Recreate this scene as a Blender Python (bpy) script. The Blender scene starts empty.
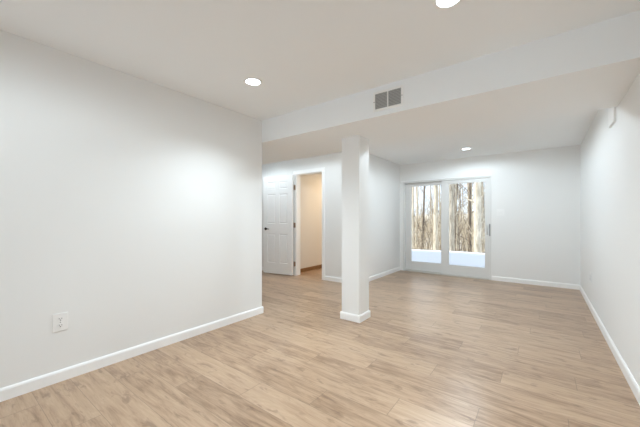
import bpy, bmesh, math, random
from mathutils import Vector, Matrix
SC = bpy.context.scene
COL = SC.collection
PI = math.pi

# ------------------------------------------------------------------ camera, world, sun, exposure
EYE = 1.17
cam_d = bpy.data.cameras.new('camera')
cam = bpy.data.objects.new('camera', cam_d)
COL.objects.link(cam)
cam.location = (0, 0, EYE)
cam.rotation_euler = (PI / 2, 0, 0.645)
cam_d.sensor_fit = 'HORIZONTAL'
cam_d.sensor_width = 36
cam_d.lens = 36 * 295.46 / 640
cam_d.shift_y = 4.91 / 640
cam_d.clip_start = 0.02
cam_d.clip_end = 300
SC.camera = cam

world = bpy.data.worlds.new('winter_sky')
SC.world = world
world.use_nodes = True
bg = world.node_tree.nodes['Background']
bg.inputs['Color'].default_value = (0.76, 0.86, 1.0, 1)
bg.inputs['Strength'].default_value = 1.75

sun_d = bpy.data.lights.new('sun', 'SUN')
sun_d.energy = 4.6
sun_d.angle = math.radians(1.0)
sun_d.color = (1.0, 0.93, 0.82)
sun = bpy.data.objects.new('sun', sun_d)
COL.objects.link(sun)
sdir = Vector((0.85, 0.47, -0.85)).normalized()       # the way the sunlight travels
sun.rotation_euler = sdir.to_track_quat('-Z', 'Y').to_euler()
sun.location = (-6, -8, 9)

LAMP_W = 120.0           # watts of each round ceiling lamp's beam
REAR_W = 42.0
MID_W = 112.0
NEAR_W = 60.0
HALL_W = 31.0
REAR_COL = (0.77, 0.905, 1.0)
LAMP_COL = (0.80, 0.922, 1.0)
WARM_COL = (1.0, 0.74, 0.48)

vs = SC.view_settings
vs.view_transform = 'Standard'
vs.look = 'None'
vs.gamma = 1
vs.use_curve_mapping = False
vs.exposure = 0.12
SC.cycles.max_bounces = 14
SC.cycles.diffuse_bounces = 10
SC.cycles.transparent_max_bounces = 16
SC.cycles.sample_clamp_indirect = 6.0
SC.cycles.caustics_reflective = False
SC.cycles.caustics_refractive = False

# ------------------------------------------------------------------ materials
def new_mat(name):
    m = bpy.data.materials.new(name)
    m.use_nodes = True
    nt = m.node_tree
    return m, nt, nt.nodes, nt.links, nt.nodes['Principled BSDF']

def plain(name, col, rough=0.5, metal=0.0, bump=0.0, scale=60.0, spec=0.5, var=0.0):
    m, nt, N, L, p = new_mat(name)
    p.inputs['Base Color'].default_value = (*col, 1)
    p.inputs['Roughness'].default_value = rough
    p.inputs['Metallic'].default_value = metal
    p.inputs['Specular IOR Level'].default_value = spec
    tc = N.new('ShaderNodeTexCoord')
    nz = N.new('ShaderNodeTexNoise')
    nz.inputs['Scale'].default_value = scale
    nz.inputs['Detail'].default_value = 3
    L.new(tc.outputs['Object'], nz.inputs['Vector'])
    if bump:
        b = N.new('ShaderNodeBump')
        b.inputs['Strength'].default_value = bump
        b.inputs['Distance'].default_value = 0.004
        L.new(nz.outputs['Fac'], b.inputs['Height'])
        L.new(b.outputs['Normal'], p.inputs['Normal'])
    if var:
        r = N.new('ShaderNodeValToRGB')
        r.color_ramp.elements[0].color = (*[c * (1 - var) for c in col], 1)
        r.color_ramp.elements[1].color = (*[min(1, c * (1 + var)) for c in col], 1)
        L.new(nz.outputs['Fac'], r.inputs['Fac'])
        L.new(r.outputs['Color'], p.inputs['Base Color'])
    return m

M_wall = plain('wall_paint', (0.835, 0.838, 0.828), 0.75, bump=0.06, scale=140, spec=0.25)
M_ceil = plain('ceiling_paint', (0.905, 0.93, 0.945), 0.85, bump=0.05, scale=120, spec=0.2)
M_trim = plain('trim_paint', (0.93, 0.935, 0.93), 0.38, bump=0.02, scale=40)
M_door = plain('door_paint', (0.89, 0.895, 0.895), 0.42, bump=0.03, scale=90)
M_vinyl = plain('white_vinyl', (0.74, 0.74, 0.725), 0.4, bump=0.01)
M_plastic = plain('white_plastic', (0.865, 0.865, 0.855), 0.35)
M_vent = plain('vent_enamel', (0.92, 0.92, 0.91), 0.4)
M_ventin = plain('vent_dark', (0.30, 0.30, 0.295), 0.8)
M_slat = plain('vent_slats', (0.55, 0.55, 0.54), 0.5)
M_bronze = plain('dark_bronze', (0.06, 0.05, 0.045), 0.35, 0.8)
M_hinge = plain('hinge_bronze', (0.30, 0.22, 0.16), 0.45, 0.4)
M_grey = plain('grey_metal', (0.22, 0.22, 0.22), 0.4, 0.6)
M_slot = plain('slot_dark', (0.03, 0.03, 0.03), 0.6)
M_rawwood = plain('stained_wood', (0.26, 0.14, 0.06), 0.5, var=0.25, scale=12)
M_sill = plain('sill_metal', (0.66, 0.65, 0.61), 0.45, 0.2)
M_siding = plain('siding_paint', (0.55, 0.55, 0.52), 0.8, bump=0.1)

def emit(name, col, strength):
    m, nt, N, L, p = new_mat(name)
    p.inputs['Base Color'].default_value = (0.9, 0.9, 0.88, 1)
    p.inputs['Emission Color'].default_value = (*col, 1)
    p.inputs['Emission Strength'].default_value = strength
    return m
M_lamp = emit('lamp_lens_lit', LAMP_COL, 12)
M_lampw = emit('warm_lamp_lit', WARM_COL, 12)

def glass_mat():
    m, nt, N, L, p = new_mat('window_glass')
    N.remove(p)
    tr = N.new('ShaderNodeBsdfTransparent')
    tr.inputs['Color'].default_value = (0.96, 0.975, 0.97, 1)
    gl = N.new('ShaderNodeBsdfGlossy')
    gl.inputs['Roughness'].default_value = 0.02
    fr = N.new('ShaderNodeFresnel')
    fr.inputs['IOR'].default_value = 1.45
    mx = N.new('ShaderNodeMixShader')
    L.new(fr.outputs['Fac'], mx.inputs['Fac'])
    L.new(tr.outputs['BSDF'], mx.inputs[1])
    L.new(gl.outputs['BSDF'], mx.inputs[2])
    L.new(mx.outputs['Shader'], N['Material Output'].inputs['Surface'])
    return m
M_glass = glass_mat()

def floor_mat():
    m, nt, N, L, p = new_mat('plank_floor')
    def math_(op, a, b=None):
        n = N.new('ShaderNodeMath'); n.operation = op
        for i, v in enumerate((a, b)):
            if v is None: continue
            if isinstance(v, (int, float)): n.inputs[i].default_value = v
            else: L.new(v, n.inputs[i])
        return n.outputs[0]
    tc = N.new('ShaderNodeTexCoord')
    sp = N.new('ShaderNodeSeparateXYZ')
    L.new(tc.outputs['Object'], sp.inputs[0])
    X, Y = sp.outputs['X'], sp.outputs['Y']
    W, LEN = 0.203, 1.22
    yr = math_('DIVIDE', math_('ADD', Y, -0.017 + 10 * W), W)
    row = math_('FLOOR', yr)
    fy = math_('FRACT', yr)
    xo = math_('ADD', math_('SUBTRACT', X, math_('MULTIPLY', row, 0.43)), 1.17 + 17 * 0.43 + 20 * LEN)
    xr = math_('DIVIDE', xo, LEN)
    pid = math_('FLOOR', xr)
    fx = math_('FRACT', xr)
    cmb = N.new('ShaderNodeCombineXYZ')
    L.new(row, cmb.inputs[0]); L.new(pid, cmb.inputs[1])
    wn = N.new('ShaderNodeTexWhiteNoise'); wn.noise_dimensions = '2D'
    L.new(cmb.outputs[0], wn.inputs['Vector'])
    rnd = wn.outputs['Value']
    # grain: coordinates stretched along the plank, shifted per plank
    shift = math_('MULTIPLY', rnd, 37.0)
    def grain(sx, sy, detail, rough, dist):
        c = N.new('ShaderNodeCombineXYZ')
        L.new(math_('ADD', math_('MULTIPLY', X, sx), shift), c.inputs[0])
        L.new(math_('MULTIPLY', Y, sy), c.inputs[1])
        L.new(shift, c.inputs[2])
        n = N.new('ShaderNodeTexNoise')
        n.inputs['Scale'].default_value = 1.0
        n.inputs['Detail'].default_value = detail
        n.inputs['Roughness'].default_value = rough
        n.inputs['Distortion'].default_value = dist
        L.new(c.outputs[0], n.inputs['Vector'])
        return n.outputs['Fac']
    g1 = grain(2.2, 17.0, 5, 0.65, 1.2)      # broad cathedral streaks
    g2 = grain(4.0, 60.0, 6, 0.72, 0.8)     # fine grain
    g3 = grain(6.5, 22.0, 3, 0.55, 0.6)      # knots and dark flecks
    ramp = N.new('ShaderNodeValToRGB')
    e = ramp.color_ramp.elements
    e[0].position, e[0].color = 0.30, (0.205, 0.118, 0.068, 1)
    e[1].position, e[1].color = 0.70, (0.555, 0.398, 0.272, 1)
    mid = e.new(0.5); mid.color = (0.44, 0.298, 0.192, 1)
    v = math_('ADD', math_('MULTIPLY', g1, 0.60), math_('MULTIPLY', g2, 0.40))
    v = math_('ADD', v, math_('MULTIPLY', math_('SUBTRACT', rnd, 0.5), 0.13))
    L.new(v, ramp.inputs['Fac'])
    kr = N.new('ShaderNodeValToRGB')
    kr.color_ramp.elements[0].position, kr.color_ramp.elements[0].color = 0.585, (0, 0, 0, 1)
    kr.color_ramp.elements[1].position, kr.color_ramp.elements[1].color = 0.70, (1, 1, 1, 1)
    L.new(g3, kr.inputs['Fac'])
    mk = N.new('ShaderNodeMix'); mk.data_type = 'RGBA'
    mk.inputs['B'].default_value = (0.17, 0.10, 0.06, 1)
    L.new(math_('MULTIPLY', kr.outputs['Color'], 0.55), mk.inputs['Factor'])
    L.new(ramp.outputs['Color'], mk.inputs['A'])
    # seams
    ey = math_('MINIMUM', fy, math_('SUBTRACT', 1.0, fy))
    ex = math_('MINIMUM', fx, math_('SUBTRACT', 1.0, fx))
    sy = math_('LESS_THAN', math_('MULTIPLY', ey, W), 0.0013)
    sx = math_('LESS_THAN', math_('MULTIPLY', ex, LEN), 0.0018)
    seam = math_('MAXIMUM', sy, sx)
    ms = N.new('ShaderNodeMix'); ms.data_type = 'RGBA'
    ms.inputs['B'].default_value = (0.16, 0.11, 0.075, 1)
    L.new(math_('MULTIPLY', seam, 0.65), ms.inputs['Factor'])
    L.new(mk.outputs['Result'], ms.inputs['A'])
    L.new(ms.outputs['Result'], p.inputs['Base Color'])
    p.inputs['Roughness'].default_value = 0.30
    p.inputs['Specular IOR Level'].default_value = 0.6
    b = N.new('ShaderNodeBump')
    b.inputs['Strength'].default_value = 0.12
    b.inputs['Distance'].default_value = 0.002
    L.new(math_('SUBTRACT', g2, seam), b.inputs['Height'])
    L.new(b.outputs['Normal'], p.inputs['Normal'])
    return m
M_floor = floor_mat()

def bark(name, c0, c1, sx=6.0):
    m, nt, N, L, p = new_mat(name)
    tc = N.new('ShaderNodeTexCoord')
    mp = N.new('ShaderNodeMapping')
    mp.inputs['Scale'].default_value = (sx, sx, 0.9)
    nz = N.new('ShaderNodeTexNoise')
    nz.inputs['Scale'].default_value = 3.0
    nz.inputs['Detail'].default_value = 6
    nz.inputs['Roughness'].default_value = 0.7
    r = N.new('ShaderNodeValToRGB')
    r.color_ramp.elements[0].position, r.color_ramp.elements[0].color = 0.32, (*c0, 1)
    r.color_ramp.elements[1].position, r.color_ramp.elements[1].color = 0.66, (*c1, 1)
    b = N.new('ShaderNodeBump')
    b.inputs['Strength'].default_value = 0.7
    b.inputs['Distance'].default_value = 0.03
    L.new(tc.outputs['Object'], mp.inputs['Vector'])
    L.new(mp.outputs['Vector'], nz.inputs['Vector'])
    L.new(nz.outputs['Fac'], r.inputs['Fac'])
    L.new(nz.outputs['Fac'], b.inputs['Height'])
    L.new(r.outputs['Color'], p.inputs['Base Color'])
    L.new(b.outputs['Normal'], p.inputs['Normal'])
    p.inputs['Roughness'].default_value = 0.9
    return m
M_bark_pale = bark('pale_bark', (0.34, 0.27, 0.19), (0.84, 0.76, 0.62))
M_bark_tan = bark('tan_bark', (0.22, 0.17, 0.115), (0.68, 0.58, 0.44))
M_bark_grey = bark('mottled_bark', (0.15, 0.125, 0.095), (0.72, 0.64, 0.52), 9)
M_bark_dark = bark('dark_bark', (0.055, 0.042, 0.03), (0.22, 0.165, 0.12))
M_brush = bark('dry_brush', (0.34, 0.265, 0.18), (0.78, 0.67, 0.50), 2)
M_snow = plain('snow', (0.66, 0.68, 0.73), 0.7, bump=0.25, scale=4)
M_litter = plain('leaf_litter', (0.76, 0.71, 0.64), 0.95, bump=0.5, scale=3, var=0.25)

# ------------------------------------------------------------------ mesh helpers
def mesh(name, bm, mat, parent=None, smooth=False, recalc=True):
    if recalc:
        bmesh.ops.recalc_face_normals(bm, faces=bm.faces)
    me = bpy.data.meshes.new(name)
    bm.to_mesh(me); bm.free()
    if smooth:
        for p in me.polygons: p.use_smooth = True
    for m in (mat if isinstance(mat, (list, tuple)) else [mat]):
        me.materials.append(m)
    o = bpy.data.objects.new(name, me)
    COL.objects.link(o)
    if parent is not None: o.parent = parent
    return o

def add_box(bm, a, b, bev=0.0):
    vs_ = [bm.verts.new((x, y, z)) for x in (a[0], b[0]) for y in (a[1], b[1]) for z in (a[2], b[2])]
    idx = ((0, 1, 3, 2), (4, 6, 7, 5), (0, 4, 5, 1), (2, 3, 7, 6), (0, 2, 6, 4), (1, 5, 7, 3))
    fs = [bm.faces.new([vs_[i] for i in f]) for f in idx]
    bmesh.ops.recalc_face_normals(bm, faces=fs)
    if bev:
        es = list({e for f in fs for e in f.edges})
        bmesh.ops.bevel(bm, geom=es, offset=bev, segments=2, affect='EDGES', profile=0.5)

def boxes(*bs, bev=0.0):
    bm = bmesh.new()
    for a, b in bs: add_box(bm, a, b, bev)
    return bm

def lathe(bm, prof, origin=(0, 0, 0), seg=32, axis='Z', caps=True):
    rings = []
    for r, h in prof:
        ring = []
        for k in range(seg):
            t = 2 * PI * k / seg
            a, b = r * math.cos(t), r * math.sin(t)
            v = {'Z': (a, b, h), 'Y': (a, h, b), 'X': (h, a, b)}[axis]
            ring.append(bm.verts.new((v[0] + origin[0], v[1] + origin[1], v[2] + origin[2])))
        rings.append(ring)
    for A, B in zip(rings, rings[1:]):
        for k in range(seg):
            bm.faces.new((A[k], A[(k + 1) % seg], B[(k + 1) % seg], B[k]))
    if caps:
        bm.faces.new(rings[0]); bm.faces.new(rings[-1])

def prism(bm, pts, ext):
    """closed outline pts (3-D) extruded by the vector ext"""
    A = [bm.verts.new(p) for p in pts]
    B = [bm.verts.new(Vector(p) + Vector(ext)) for p in pts]
    bm.faces.new(A); bm.faces.new(B[::-1])
    n = len(A)
    for k in range(n):
        bm.faces.new((A[k], A[(k + 1) % n], B[(k + 1) % n], B[k]))

def tube(bm, pts, rad, seg=6):
    rings = []
    for i, p in enumerate(pts):
        d = (Vector(pts[min(i + 1, len(pts) - 1)]) - Vector(pts[max(i - 1, 0)])).normalized()
        u = d.orthogonal().normalized() if abs(d.z) < 0.9 else Vector((1, 0, 0)).cross(d).normalized()
        w = d.cross(u)
        rings.append([bm.verts.new(Vector(p) + rad[i] * (math.cos(2 * PI * k / seg) * u + math.sin(2 * PI * k / seg) * w)) for k in range(seg)])
    for A, B in zip(rings, rings[1:]):
        for k in range(seg):
            bm.faces.new((A[k], A[(k + 1) % seg], B[(k + 1) % seg], B[k]))
    bm.faces.new(rings[0]); bm.faces.new(rings[-1])

def tag(o, label, cat, group=None, kind=None):
    o['label'] = label
    o['category'] = cat
    if group: o['group'] = group
    if kind: o['kind'] = kind
    return o

def empty(name, loc, rz=0.0):
    o = bpy.data.objects.new(name, None)
    COL.objects.link(o)
    o.location = loc
    o.rotation_euler = (0, 0, rz)
    return o

def struct(name, bm, mat, label, cat):
    return tag(mesh(name, bm, mat), label, cat, kind='structure')

def part(name, bm, mat, parent, label=None, smooth=False):
    o = mesh(name, bm, mat, parent, smooth)
    if label: o['label'] = label
    return o

# ------------------------------------------------------------------ setting: shell
XL, XR = -2.772, 0.500          # left and right wall faces
YE = 2.489                      # end of the left wall = front of the soffit
YR = 3.483                      # rear of the soffit
YB = 6.431                      # wall with the sliding door
XF = -2.5735                    # far left wall face
YD = 4.541                      # wall with the panelled door
ZC, ZB = 2.379, 2.107           # ceiling, soffit underside
YF = -2.40                      # wall behind the camera
XH = -6.10                      # far end of the side hall
T = 0.12

struct('floor', boxes(((XH - T, YF - T, -0.10), (XR + T, YB + 0.17, 0.0))), M_floor,
       'light brown wood plank floor running through the whole room', 'floor')
struct('ceiling', boxes(((XH - T, YF - T, ZC), (XR + T, YB + 0.17, ZC + 0.14))), M_ceil,
       'flat white ceiling with round recessed lights', 'ceiling')
struct('wall_left', boxes(((XL - T, YF, 0), (XL, YE, ZC))), M_wall,
       'long blank off-white wall on the left with an outlet', 'wall')
struct('wall_right', boxes(((XR, YF - T, 0), (XR + T, YB + 0.17, ZC))), M_wall,
       'long blank white wall on the right', 'wall')
WX = ((-2.60, -1.30), (-0.95, 0.35))     # two added windows behind the camera, for extra daylight
WZ0, WZ1 = 0.15, 2.22
struct('wall_front', boxes(((XL - T, YF - T, 0), (XR, YF, WZ0)), ((XL - T, YF - T, WZ1), (XR, YF, ZC)),
                           ((XL - T, YF - T, WZ0), (WX[0][0], YF, WZ1)), ((WX[0][1], YF - T, WZ0), (WX[1][0], YF, WZ1)), ((WX[1][1], YF - T, WZ0), (XR, YF, WZ1))), M_wall,
       'white wall closing the room opposite the sliding glass door', 'wall')
struct('wall_hall_front', boxes(((XH, YE - T, 0), (XL - T, YE, ZC))), M_wall,
       'white wall of the side hall, turning the corner from the left wall', 'wall')
struct('wall_hall_end', boxes(((XH - T, YE - T, 0), (XH, YB + 0.17, ZC))), M_wall,
       'white wall at the far end of the side hall', 'wall')
DX0, DX1, DZ = -4.035, -3.355, 2.085     # opening of the panelled door
struct('wall_hall_back', boxes(((XH, YD, 0), (DX0, YD + T, ZC)), ((DX1, YD, 0), (XF, YD + T, ZC)), ((DX0, YD, DZ), (DX1, YD + T, ZC))),
       M_wall, 'white wall with the doorway to the small warm-lit room', 'wall')
struct('wall_back_left', boxes(((XF - T, YD + T, 0), (XF, YB, ZC))), M_wall,
       'white side wall between the column and the sliding glass door', 'wall')
SX0, SX1, SZ = -2.500, -0.770, 1.985     # opening of the sliding door
struct('wall_back', boxes(((XH, YB, 0), (SX0, YB + 0.17, ZC)), ((SX1, YB, 0), (XR, YB + 0.17, ZC)), ((SX0, YB, SZ), (SX1, YB + 0.17, ZC))),
       M_wall, 'pale back wall around the sliding glass door', 'wall')
XK = -4.175                              # left wall face of the small room
struct('wall_closet_left', boxes(((XK - T, YD + T, 0), (XK, YB, ZC))), M_wall,
       'cream-lit wall seen through the open doorway', 'wall')
struct('wall_soffit', boxes(((XH, YE, ZB), (XR, YR, ZC))), M_ceil,
       'wide white dropped soffit crossing the ceiling above the column', 'soffit')
struct('wall_column', boxes(((-1.876, 2.917, 0.0), (-1.643, 3.150, ZB))), M_wall,
       'square white column standing under the soffit', 'column')
# unseen storey above, added and sized to cast shade over the snow
struct('wall_unseen_storey', boxes(((XH - 9, YF - T, ZC + 0.14), (XR + 5, YB + 0.17, ZC + 3.9))), M_siding,
       'unseen upper storey, added and sized to shade the snow outside', 'wall')

# baseboards: a profile swept along straight runs
BH, BT = 0.082, 0.014
def base_run(bm, p, q, n):
    """p, q: floor points on the wall face; n: unit normal into the room"""
    p, q, n = Vector((*p, 0)), Vector((*q, 0)), Vector((*n, 0))
    prof = ((0, 0), (BT, 0), (BT, BH - 0.016), (BT - 0.004, BH - 0.006), (0.005, BH), (0, BH))
    prism(bm, [p + n * a + Vector((0, 0, z)) for a, z in prof], q - p)

def baseboard(name, runs, label, mat=None):
    bm = bmesh.new()
    for r in runs: base_run(bm, *r)
    return struct(name, bm, mat or M_trim, label, 'baseboard')
baseboard('baseboard_left', [((XL, YF), (XL, YE + BT), (1, 0)), ((XH, YE), (XL, YE), (0, 1))], 'white baseboard along the left wall')
baseboard('baseboard_right', [((XR, YF), (XR, YB), (-1, 0))], 'white baseboard along the right wall')
baseboard('baseboard_back', [((SX1 + 0.005, YB), (XR - BT, YB), (0, -1))], 'white baseboard under the light switch on the back wall')
baseboard('baseboard_back_left', [((XF, YD - BT), (XF, YB), (1, 0))], 'white baseboard leading from the column to the sliding door')
baseboard('baseboard_hall', [((DX1 + 0.062, YD), (XF, YD), (0, -1)), ((XH, YD), (DX0 - 0.062, YD), (0, -1))],
          'white baseboard beside the open doorway')
baseboard('baseboard_front', [((XL + BT, YF), (XR - BT, YF), (0, 1))], 'white baseboard on the wall opposite the sliding door')
CX0, CX1, CY0, CY1 = -1.876, -1.643, 2.917, 3.150
baseboard('baseboard_column', [((CX0 - BT, CY0), (CX1 + BT, CY0), (0, -1)), ((CX0 - BT, CY1), (CX1 + BT, CY1), (0, 1)),
                               ((CX0, CY0), (CX0, CY1), (-1, 0)), ((CX1, CY0), (CX1, CY1), (1, 0))],
          'white baseboard wrapped around the foot of the column')
baseboard('baseboard_closet', [((XK, YD + T), (XK, YB), (1, 0))], 'brown stained wood baseboard seen through the open doorway', M_rawwood)

# ------------------------------------------------------------------ panelled door
def build_door():
    root = empty('door_1', (0, 0, 0))
    tag(root, 'white six-panel door swung open flat against the hall wall', 'door', kind='structure')
    # frame: jambs and casing of the opening
    c = 0.058
    bm = boxes(((DX0 - c, YD - 0.014, 0), (DX0 + 0.006, YD, DZ + c)),
               ((DX1 - 0.006, YD - 0.014, 0), (DX1 + c, YD, DZ + c)),
               ((DX0 + 0.006, YD - 0.014, DZ - 0.006), (DX1 - 0.006, YD, DZ + c)),
               ((DX0 - 0.0, YD, 0), (DX0 + 0.018, YD + T, DZ)),
               ((DX1 - 0.018, YD, 0), (DX1, YD + T, DZ)),
               ((DX0 + 0.018, YD, DZ - 0.018), (DX1 - 0.018, YD + T, DZ)),
               ((DX1 - 0.030, YD + 0.05, 0), (DX1 - 0.018, YD + 0.085, DZ - 0.018)),
               ((DX0 + 0.018, YD + 0.05, DZ - 0.030), (DX1 - 0.018, YD + 0.085, DZ - 0.018)))
    part('door_frame', bm, M_trim, root)
    # leaf: local x from hinge (0) to free edge (W), local y thickness, z up
    W, H, TH = 0.735, 2.045, 0.035
    xs = [0, 0.112, 0.320, 0.420, 0.628, W]
    zs = [0, 0.225, 0.835, 1.045, 1.665, 1.765, 1.925, H]
    bm = bmesh.new()
    panels = []
    for side, y in ((0, 0.0), (1, TH)):
        g = [[bm.verts.new((x, y, z)) for z in zs] for x in xs]
        for i in range(len(xs) - 1):
            for j in range(len(zs) - 1):
                f = bm.faces.new((g[i][j], g[i + 1][j], g[i + 1][j + 1], g[i][j + 1]))
                if i in (1, 3) and j in (1, 3, 5):
                    panels.append((f, 1 if side == 0 else -1))
        if side == 0: g0 = g
        else: g1 = g
    nx, nz = len(xs), len(zs)
    for i in range(nx - 1):
        bm.faces.new((g0[i][0], g0[i + 1][0], g1[i + 1][0], g1[i][0]))
        bm.faces.new((g0[i][-1], g0[i + 1][-1], g1[i + 1][-1], g1[i][-1]))
    for j in range(nz - 1):
        bm.faces.new((g0[0][j], g0[0][j + 1], g1[0][j + 1], g1[0][j]))
        bm.faces.new((g0[-1][j], g0[-1][j + 1], g1[-1][j + 1], g1[-1][j]))
    bmesh.ops.recalc_face_normals(bm, faces=bm.faces)
    for f, s in panels:                    # sunk moulding, raised field
        for th, dp in ((0.016, 0.009), (0.010, 0.0), (0.022, -0.006)):
            bmesh.ops.inset_individual(bm, faces=[f], thickness=th, depth=0)
            for v in f.verts: v.co.y += s * dp
    leaf = mesh('door_panel', bm, M_door, root)
    ang = math.radians(180 + 9.0)          # the leaf folds back towards the wall, away from the opening
    hinge = Vector((DX0 - 0.022, YD - 0.058, 0.014))
    leaf.location = hinge
    leaf.rotation_euler = (0, 0, ang)
    MX = Matrix.Translation(hinge) @ Matrix.Rotation(ang, 4, 'Z')
    # handle on both faces: local +y is the visible side after the turn
    bm = bmesh.new()
    for s, y0 in ((1, TH), (-1, 0.0)):
        lathe(bm, [(0.030, y0), (0.030, y0 + s * 0.006), (0.026, y0 + s * 0.010), (0.011, y0 + s * 0.012), (0.010, y0 + s * 0.042)],
              (W - 0.062, 0, 0.935), 24, 'Y')
        pts = [(W - 0.062, y0 + s * 0.040, 0.935), (W - 0.090, y0 + s * 0.046, 0.936), (W - 0.130, y0 + s * 0.046, 0.935), (W - 0.170, y0 + s * 0.042, 0.932)]
        if s == 1 or True:
            tube(bm, pts, [0.012, 0.010, 0.009, 0.008], 10)
    bmesh.ops.transform(bm, matrix=Matrix.Rotation(ang, 4, 'Z') @ Matrix.Identity(4), verts=bm.verts)
    bmesh.ops.translate(bm, vec=hinge, verts=bm.verts)
    part('door_handle', bm, M_bronze, root, 'dark bronze lever handle', True)
    for z in (0.24, 1.03, 1.80):
        bm = bmesh.new()
        lathe(bm, [(0.0085, z - 0.05), (0.0085, z + 0.05)], (DX0 - 0.014, YD - 0.040, 0), 12)
        add_box(bm, (DX0 - 0.012, YD - 0.036, z - 0.047), (DX0 + 0.004, YD - 0.012, z + 0.047))
        part('hinge', bm, M_hinge, root, 'brown metal hinge')
build_door()

# ------------------------------------------------------------------ sliding glass door
def build_slider():
    root = empty('door_2', (0, 0, 0))
    tag(root, 'white sliding glass patio door of two panes facing snowy woods', 'door', kind='structure')
    y0, y1 = YB - 0.004, YB + 0.13
    j = 0.034
    bm = boxes(((SX0, y0, 0), (SX0 + j, y1, SZ)), ((SX1 - j, y0, 0), (SX1, y1, SZ)),
               ((SX0 + j, y0, SZ - j), (SX1 - j, y1, SZ)), bev=0.003)
    part('door_frame', bm, M_vinyl, root)
    bm = boxes(((SX0 + j, y0 - 0.012, 0.0), (SX1 - j, y1, 0.022)), bev=0.003)
    add_box(bm, (SX0 + j, y0 + 0.062, 0.022), (SX1 - j, y0 + 0.066, 0.034))
    part('sill_track', bm, M_sill, root, 'greyish metal sill track')
    bm = boxes(((SX0 - 0.045, YB - 0.018, SZ), (SX1 + 0.008, YB, SZ + 0.024)), bev=0.003)
    part('head_casing', bm, M_trim, root)
    def panel(name, xa, xb, ga, gb, ya, handle):
        yb = ya + 0.038
        za, zb, zg0, zg1 = 0.024, SZ - j - 0.003, 0.208, 1.888
        bm = boxes(((xa, ya, za), (ga, yb, zb)), ((gb, ya, za), (xb, yb, zb)), ((ga, ya, za), (gb, yb, zg0)), ((ga, ya, zg1), (gb, yb, zb)))
        # glazing beads
        for (p, q) in (((ga, zg0), (ga + 0.012, zg1)), ((gb - 0.012, zg0), (gb, zg1)), ((ga + 0.012, zg0), (gb - 0.012, zg0 + 0.012)), ((ga + 0.012, zg1 - 0.012), (gb - 0.012, zg1))):
            add_box(bm, (p[0], ya + 0.008, p[1]), (q[0], yb - 0.008, q[1]))
        o = part(name, bm, M_vinyl, root)
        bm = boxes(((ga + 0.011, ya + 0.016, zg0 + 0.011), (gb - 0.011, ya + 0.020, zg1 - 0.011)))
        part('glass_pane', bm, M_glass, o)
        return o
    panel('fixed_panel', SX0 + j, -1.640, -2.350, -1.690, YB + 0.066, False)
    pr = panel('sliding_panel', -1.680, SX1 - j, -1.548, -0.872, YB + 0.020, True)
    bm = bmesh.new()
    X = -0.842
    tube(bm, [(X, YB + 0.021, 0.87), (X, YB - 0.010, 0.88), (X, YB - 0.022, 0.91), (X, YB - 0.022, 0.99), (X, YB - 0.010, 1.02), (X, YB + 0.021, 1.03)],
         [0.009] * 6, 10)
    part('door_handle', bm, M_vinyl, pr, None, True)
    bm = boxes(((-0.806, YB - 0.014, 0.835), (-0.788, YB + 0.0, 1.065)), bev=0.004)
    add_box(bm, (-0.803, YB - 0.022, 0.925), (-0.791, YB - 0.012, 0.975), 0.003)
    part('latch_plate', bm, M_grey, root, 'dark grey latch plate')
build_slider()

# unseen windows added behind the camera to let in more daylight
for k, (a, b) in enumerate(WX):
    root = empty('window_%d' % (k + 1), (0, 0, 0))
    tag(root, ('left', 'right')[k] + ' of two unseen windows added for daylight opposite the sliding glass door', 'window', kind='structure')
    f = 0.045
    bm = boxes(((a, YF - 0.09, WZ0), (a + f, YF - 0.02, WZ1)), ((b - f, YF - 0.09, WZ0), (b, YF - 0.02, WZ1)),
               ((a + f, YF - 0.09, WZ0), (b - f, YF - 0.02, WZ0 + f)), ((a + f, YF - 0.09, WZ1 - f), (b - f, YF - 0.02, WZ1)))
    part('window_frame', bm, M_vinyl, root)
    bm = boxes(((a + f - 0.005, YF - 0.058, WZ0 + f - 0.005), (b - f + 0.005, YF - 0.054, WZ1 - f + 0.005)))
    part('glass_pane', bm, M_glass, root)

# ------------------------------------------------------------------ outside: ground
bm = bmesh.new()
add_box(bm, (-20, -22, -0.25), (14, YF - T - 0.01, -0.05))
struct('ground_bounce', bm, M_snow, 'unseen snow added outside the added windows to bounce light in', 'snow')  # unseen snow, added to bounce daylight up through the added windows
rnd = random.Random(7)
bm = bmesh.new()
def grid_ground(bm, xs, ys, zf):
    g = [[bm.verts.new((x, y, zf(x, y))) for y in ys] for x in xs]
    for i in range(len(xs) - 1):
        for j in range(len(ys) - 1):
            bm.faces.new((g[i][j], g[i + 1][j], g[i + 1][j + 1], g[i][j + 1]))
YS = 10.75
def snow_z(x, y):
    z = 0.06 + 0.02 * math.sin(1.3 * x + 0.4 * y) + 0.02 * math.sin(2.1 * y)
    if y > YS: z -= 0.55 * (y - YS) ** 1.3
    return z
xs = [-18 + 0.5 * k for k in range(55)]
grid_ground(bm, xs, [YB + 0.17 + (YS + 1.6 - YB - 0.17) * k / 24 for k in range(25)], snow_z)
o = struct('ground_snow', bm, M_snow, 'snow-covered yard just outside the sliding glass door', 'snow')
for p in o.data.polygons: p.use_smooth = True
def hill_z(x, y):
    t = max(0.0, y - 15)
    return -1.5 + 0.045 * t + 0.0006 * t * t + 0.18 * math.sin(0.9 * x + 0.5 * y) + 0.12 * math.sin(1.7 * y - x)
bm = bmesh.new()
grid_ground(bm, [-60 + 1.5 * k for k in range(54)], [YS + 1.0 + 1.5 * k for k in range(34)], hill_z)
o = struct('ground_woods', bm, M_litter, 'leaf-covered wooded slope beyond the snowy yard', 'ground')
for p in o.data.polygons: p.use_smooth = True

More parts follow.
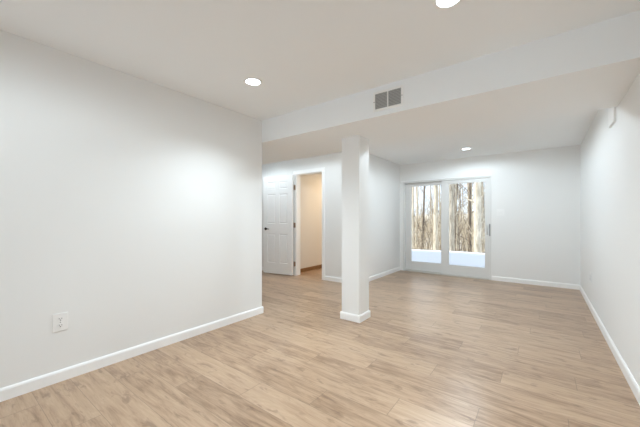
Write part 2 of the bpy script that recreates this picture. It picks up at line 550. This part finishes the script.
# ------------------------------------------------------------------ outside: trees
def tree_meshes(seed, h, r, nb, bend, twig=1.0, split=True):
    q = random.Random(seed)
    n = 14
    pts, rad = [], []
    px = py = 0.0
    ax, ay = q.uniform(-bend, bend), q.uniform(-bend, bend)
    for i in range(n + 1):
        t = i / n
        px += ax / n + q.uniform(-1, 1) * 0.012 * h / n
        py += ay / n + q.uniform(-1, 1) * 0.012 * h / n
        pts.append(Vector((px, py, h * t - 0.3)))
        rad.append(r * (1.0 - 0.72 * t) * (1 + 0.30 * math.exp(-t * 22)) * q.uniform(0.96, 1.04))
    tb = bmesh.new()
    tube(tb, pts, rad, 10)
    brs = []
    for k in range(nb):
        bb = bmesh.new() if split else tb
        if split: brs.append(bb)
        t = q.uniform(0.16, 0.97)
        i = min(n - 1, int(t * n))
        p0 = pts[i].lerp(pts[i + 1], t * n - i)
        a = q.uniform(0, 2 * PI)
        ln = q.uniform(0.8, 2.6) * (1.1 - 0.5 * t) * twig
        up = q.uniform(0.35, 1.2)
        d = Vector((math.cos(a), math.sin(a), up)).normalized()
        rr = rad[i] * q.uniform(0.16, 0.34)
        p1 = p0 + d * ln * 0.5 + Vector((q.uniform(-.1, .1), q.uniform(-.1, .1), 0.05))
        p2 = p0 + d * ln + Vector((q.uniform(-.15, .15), q.uniform(-.15, .15), ln * 0.18))
        tube(bb, [p0, p1, p2], [rr, rr * 0.65, rr * 0.22], 5)
        for s in range(3):
            e = p0.lerp(p2, q.uniform(0.35, 0.9))
            dd = (d + Vector((q.uniform(-.9, .9), q.uniform(-.9, .9), q.uniform(0, .7)))).normalized()
            tube(bb, [e, e + dd * ln * 0.22, e + dd * ln * 0.42 + Vector((0, 0, 0.06))], [rr * 0.4, rr * 0.26, rr * 0.1], 4)
    return tb, brs

def make_tree(x, y, seed, h, r, mat, label, group=None, nb=16, bend=0.3, twig=1.0, near=True):
    if not near:
        tb, _ = tree_meshes(seed, h, r, nb, bend, twig, False)
        o = mesh('bare_tree', tb, mat, None, True)
        o.location = (x, y, hill_z(x, y))
        return tag(o, label, 'tree', group)
    root = empty('bare_tree', (x, y, hill_z(x, y)))
    tag(root, label, 'tree', group)
    tb, brs = tree_meshes(seed, h, r, nb, bend, twig)
    part('trunk', tb, mat, root, None, True)
    for bb in brs: part('branch', bb, mat, root)
    return root

def along(px, Y):
    """the point at depth line Y on the sight line through photograph column px (for laying out the woods)"""
    u = (px - 320) / 295.46
    c, s = math.cos(0.645), math.sin(0.645)
    return Y * (-s + u * c) / (c + u * s)

make_tree(along(436.2, 14.0), 14.0, 1, 11, 0.125, M_bark_pale, 'pale smooth straight trunk near the right edge of the left glass pane', nb=9, bend=0.05)
make_tree(along(421.0, 17.5), 17.5, 2, 9, 0.075, M_bark_dark, 'thin dark forked-looking trunk in the middle of the left glass pane', nb=20, bend=0.3, twig=0.7)
make_tree(along(452.0, 13.5), 13.5, 3, 12, 0.155, M_bark_grey, 'thick mottled grey trunk at the left edge of the right glass pane', nb=9, bend=0.05, twig=0.4)
make_tree(along(477.5, 13.0), 13.0, 4, 12, 0.165, M_bark_pale, 'thickest pale trunk, near the right edge of the right glass pane', nb=9, bend=-0.04, twig=0.4)
make_tree(along(469.0, 16.0), 16.0, 5, 11, 0.085, M_bark_dark, 'dark brown trunk just left of the thickest pale trunk in the right pane', nb=14, bend=0.2)
make_tree(along(412.0, 15.0), 15.0, 6, 10, 0.07, M_bark_pale, 'slim pale trunk at the left edge of the left glass pane', nb=12, bend=0.1)
make_tree(along(483.0, 15.0), 15.0, 8, 10, 0.075, M_bark_tan, 'slim tan trunk at the right edge of the right glass pane', nb=12, bend=0.1)
# the woods behind: a few kinds, copied one by one
protos = []
kinds = [(M_bark_tan, 0.06, 9), (M_bark_pale, 0.05, 10), (M_bark_grey, 0.07, 11), (M_bark_dark, 0.05, 9), (M_bark_pale, 0.085, 11), (M_bark_tan, 0.035, 7)]
LAB = {0: 'slender bare tan tree in the winter woods beyond the snow', 1: 'slender bare pale tree in the winter woods beyond the snow',
       2: 'bare grey mottled tree in the winter woods beyond the snow', 3: 'thin dark bare tree in the winter woods beyond the snow',
       4: 'stouter bare pale tree in the winter woods beyond the snow', 5: 'spindly bare tan sapling in the winter woods beyond the snow'}
first = set()
for k, (m_, r_, h_) in enumerate(kinds):
    protos.append(make_tree(0, 0, 40 + k, h_, r_, m_, LAB[k], 'bare trees in the winter woods', nb=20, bend=0.5, near=False))
count = 0
for i in range(85):
    Y = 15.5 + 26 * (i / 85) ** 1.1 + rnd.uniform(-0.5, 0.5)
    x = rnd.uniform(-0.40 * Y - 1.5, -0.10 * Y + 1.5)
    k = rnd.choice((0, 1, 1, 2, 3, 3, 3, 4, 5, 5))
    if k not in first:
        o = protos[k]; first.add(k)
    else:
        src = protos[k]
        o = src.copy(); COL.objects.link(o)
        for ch in src.children:
            c = ch.copy(); COL.objects.link(c); c.parent = o
    s = rnd.uniform(0.8, 1.25)
    o.location = (x, Y, hill_z(x, Y))
    o.rotation_euler = (0, 0, rnd.uniform(0, 2 * PI))
    o.scale = (s, s, s * rnd.uniform(0.85, 1.1))
# dry brush and twigs between the trees: nobody could count it
brush = (bmesh.new(), bmesh.new())
for i in range(2600):
    bm = brush[i % 3 == 0]
    Y = 14.0 + 26 * rnd.random() ** 0.8
    x = rnd.uniform(-0.42 * Y - 1.0, -0.08 * Y + 1.0)
    z = hill_z(x, Y) - 0.1
    h = rnd.uniform(0.8, 4.0) * (0.7 if rnd.random() < 0.6 else 1.0)
    r0 = rnd.uniform(0.008, 0.022)
    dx, dy = rnd.uniform(-.35, .35) * h, rnd.uniform(-.25, .25) * h
    b = Vector((x, Y, z)); m1 = b + Vector((dx * .35, dy * .35, h * .5)); m2 = b + Vector((dx, dy, h))
    tube(bm, [b, m1, m2], [r0, r0 * .7, r0 * .3], 3)
    for s in range(2):
        e = b.lerp(m1, rnd.uniform(.4, 1.0))
        tube(bm, [e, e + Vector((rnd.uniform(-.4, .4), rnd.uniform(-.4, .4), rnd.uniform(.2, .7))) * h * .45], [r0 * .5, r0 * .2], 3)
tag(mesh('dry_brush', brush[0], M_brush), 'tangle of dry tan brush and saplings filling the woods between the trunks', 'brush', kind='stuff')
tag(mesh('dark_brush', brush[1], M_bark_dark), 'thin dark twigs mixed into the tan brush in the woods', 'brush', kind='stuff')

# ------------------------------------------------------------------ ceiling lights
def beam(root, col, watts, spread=130):
    d = bpy.data.lights.new('lamp_beam', 'SPOT')
    d.energy = watts
    d.color = col
    d.spot_size = math.radians(spread)
    d.spot_blend = 1.0
    d.shadow_soft_size = 0.058
    o = bpy.data.objects.new('lamp_beam', d)
    COL.objects.link(o)
    o.parent = root
    o.location = (0, 0, -0.012)
    return o

def ceiling_light(x, y, label, group, lens=None, z=ZC, col=LAMP_COL, watts=LAMP_W, spread=130):
    root = empty('ceiling_light', (x, y, z))
    tag(root, label, 'ceiling light', group)
    bm = bmesh.new()
    lathe(bm, [(0.060, -0.0005), (0.060, -0.005), (0.066, -0.0075), (0.078, -0.006), (0.082, 0.0)], (0, 0, 0), 40, caps=False)
    part('trim_ring', bm, M_trim, root, None, True)
    bm = bmesh.new()
    lathe(bm, [(0.0605, -0.0045), (0.040, -0.0062), (0.015, -0.0068)], (0, 0, 0), 40)
    part('lens', bm, lens or M_lamp, root, 'glowing white lens')
    beam(root, col, watts, spread)
    return root
GL = 'round recessed ceiling lights'
proto_l = ceiling_light(-2.041, 1.729, 'round recessed ceiling light nearest the left wall', GL)
def more_light(x, y, label, group=GL, src=proto_l, watts=None, spread=178, blend=0.3, col=LAMP_COL):
    o = src.copy(); COL.objects.link(o)
    for ch in src.children:
        c = ch.copy(); COL.objects.link(c); c.parent = o
        if watts and c.type == 'LIGHT':
            c.data = c.data.copy(); c.data.energy = watts; c.data.spot_size = math.radians(spread); c.data.spot_blend = blend; c.data.color = col
    o.location = (x, y, ZC); o['label'] = label; o['group'] = group
    return o
more_light(-0.412, 1.722, 'round recessed ceiling light cut by the top edge of the photo')
more_light(-1.057, 5.617, 'small-looking round ceiling light in front of the sliding glass door', watts=REAR_W, col=REAR_COL)
more_light(-1.20, 0.15, 'added unseen ceiling light in the middle of the room', watts=NEAR_W)  # added out of view to light the front room evenly
more_light(-1.20, -1.25, 'added unseen ceiling light nearest the two added windows', watts=NEAR_W)  # another added lamp out of view, filling the front room
more_light(-1.057, 4.05, 'added unseen ceiling light just behind the soffit', watts=MID_W, col=REAR_COL)  # added lamp hidden by the soffit, brightens the rear room
more_light(-4.6, 3.75, 'added unseen ceiling light in the side hall, farther end', watts=HALL_W)  # unseen lamp added to brighten the hall and the door
more_light(-3.25, 3.65, 'added unseen ceiling light in the side hall, near the open doorway', watts=HALL_W)  # second unseen lamp added to lift the hall wall
ceiling_light(-3.45, 5.75, 'warm round ceiling light inside the small room behind the doorway', 'warm ceiling lights', M_lampw, ZC, WARM_COL, 70.0, 176)

# ------------------------------------------------------------------ return air vent on the soffit
def build_vent():
    x0, x1, z0, z1 = -1.250, -0.966, 2.153, 2.331
    root = empty('air_vent', ((x0 + x1) / 2, YE, (z0 + z1) / 2))
    tag(root, 'white two-section return air vent on the face of the soffit', 'air vent')
    cx, cz = (x0 + x1) / 2, (z0 + z1) / 2
    w, h = (x1 - x0) / 2, (z1 - z0) / 2
    f, m_, dpt = 0.018, 0.0055, 0.009
    bm = boxes(((-w, -dpt, -h), (w, 0, -h + f)), ((-w, -dpt, h - f), (w, 0, h)), ((-w, -dpt, -h + f), (-w + f, 0, h - f)),
               ((w - f, -dpt, -h + f), (w, 0, h - f)), ((-m_, -dpt, -h + f), (m_, 0, h - f)))
    part('frame', bm, M_vent, root)
    bm = boxes(((-w + f * .6, -0.0016, -h + f * .6), (w - f * .6, -0.0002, h - f * .6)))
    part('dark_backing', bm, M_ventin, root, 'dark sheet painted as the shade behind the louvers')  # flat dark sheet, its colour stands in for shade inside the duct
    for a, b in ((-w + f, -m_), (m_, w - f)):
        bm = bmesh.new()
        n = 11
        for k in range(n):
            z = -h + f + (k + 0.5) * (2 * h - 2 * f) / n
            prism(bm, [(a, -0.0075, z - 0.0055), (a, -0.0065, z - 0.0055), (a, -0.0018, z + 0.0035), (a, -0.0028, z + 0.0035)], (b - a, 0, 0))
        part('louvers', bm, M_slat, root, 'grey louvers')
    for x in (-w + f / 2, w - f / 2):
        bm = bmesh.new()
        lathe(bm, [(0.0042, -dpt), (0.0036, -dpt - 0.0018), (0.001, -dpt - 0.0022)], (x, 0, -0.002 if x < 0 else 0.0), 12, 'Y')
        part('screw', bm, M_grey, root)
build_vent()

# ------------------------------------------------------------------ outlets, switch, cover plate
def build_outlet(name, loc, rz, label):
    """local: plate in the xz plane, facing -y"""
    root = empty(name, loc, rz)
    tag(root, label, 'outlet', 'wall outlets')
    part('cover_plate', boxes(((-0.043, -0.006, -0.064), (0.043, 0, 0.064)), bev=0.0025), M_plastic, root)
    for s in (1, -1):
        bm = bmesh.new()
        z0 = s * 0.0235
        out = []
        for k in range(24):
            t = 2 * PI * k / 24
            out.append((0.0175 * math.cos(t), -0.0055, z0 + max(-0.0145, min(0.0145, 0.0185 * math.sin(t)))))
        prism(bm, out, (0, -0.0028, 0))
        r = part('receptacle', bm, M_plastic, root)
        bm = boxes(((-0.0085, -0.0089, z0 - 0.001), (-0.0058, -0.0080, z0 + 0.0085)), ((0.0058, -0.0089, z0 + 0.0), (0.0085, -0.0080, z0 + 0.0075)))
        lathe(bm, [(0.0034, -0.0089), (0.0034, -0.0080)], (0, 0, z0 - 0.0075), 12, 'Y')
        part('slots', bm, M_slot, r, 'dark slots')
    bm = bmesh.new()
    lathe(bm, [(0.0032, -0.0058), (0.0028, -0.0074), (0.0008, -0.0078)], (0, 0, 0), 12, 'Y')
    part('screw', bm, M_grey, root)
    return root
build_outlet('wall_outlet', (XL, 0.575, 0.424), PI / 2, 'white duplex outlet low on the left wall')
build_outlet('wall_outlet', (XR, 5.14, 0.41), -PI / 2, 'small white outlet low on the right wall near the back corner')

root = empty('light_switch', (-0.624, YB, 1.279))
tag(root, 'white double light switch on the back wall right of the sliding door', 'light switch')
part('cover_plate', boxes(((-0.060, -0.006, -0.062), (0.060, 0, 0.062)), bev=0.0025), M_plastic, root)
for x in (-0.023, 0.023):
    bm = bmesh.new()
    prism(bm, [(x - 0.0165, -0.0055, -0.033), (x - 0.0165, -0.0068, -0.033), (x - 0.0165, -0.0105, 0.031), (x - 0.0165, -0.0055, 0.033)], (0.033, 0, 0))
    part('rocker', bm, M_plastic, root)

root = empty('cover_plate', (XR, 3.62, 2.10))
tag(root, 'small white rectangular plate high on the right wall behind the soffit', 'wall plate')
part('plate', boxes(((-0.018, -0.125, -0.105), (0.0, 0.125, 0.105)), bev=0.003), M_plastic, root)
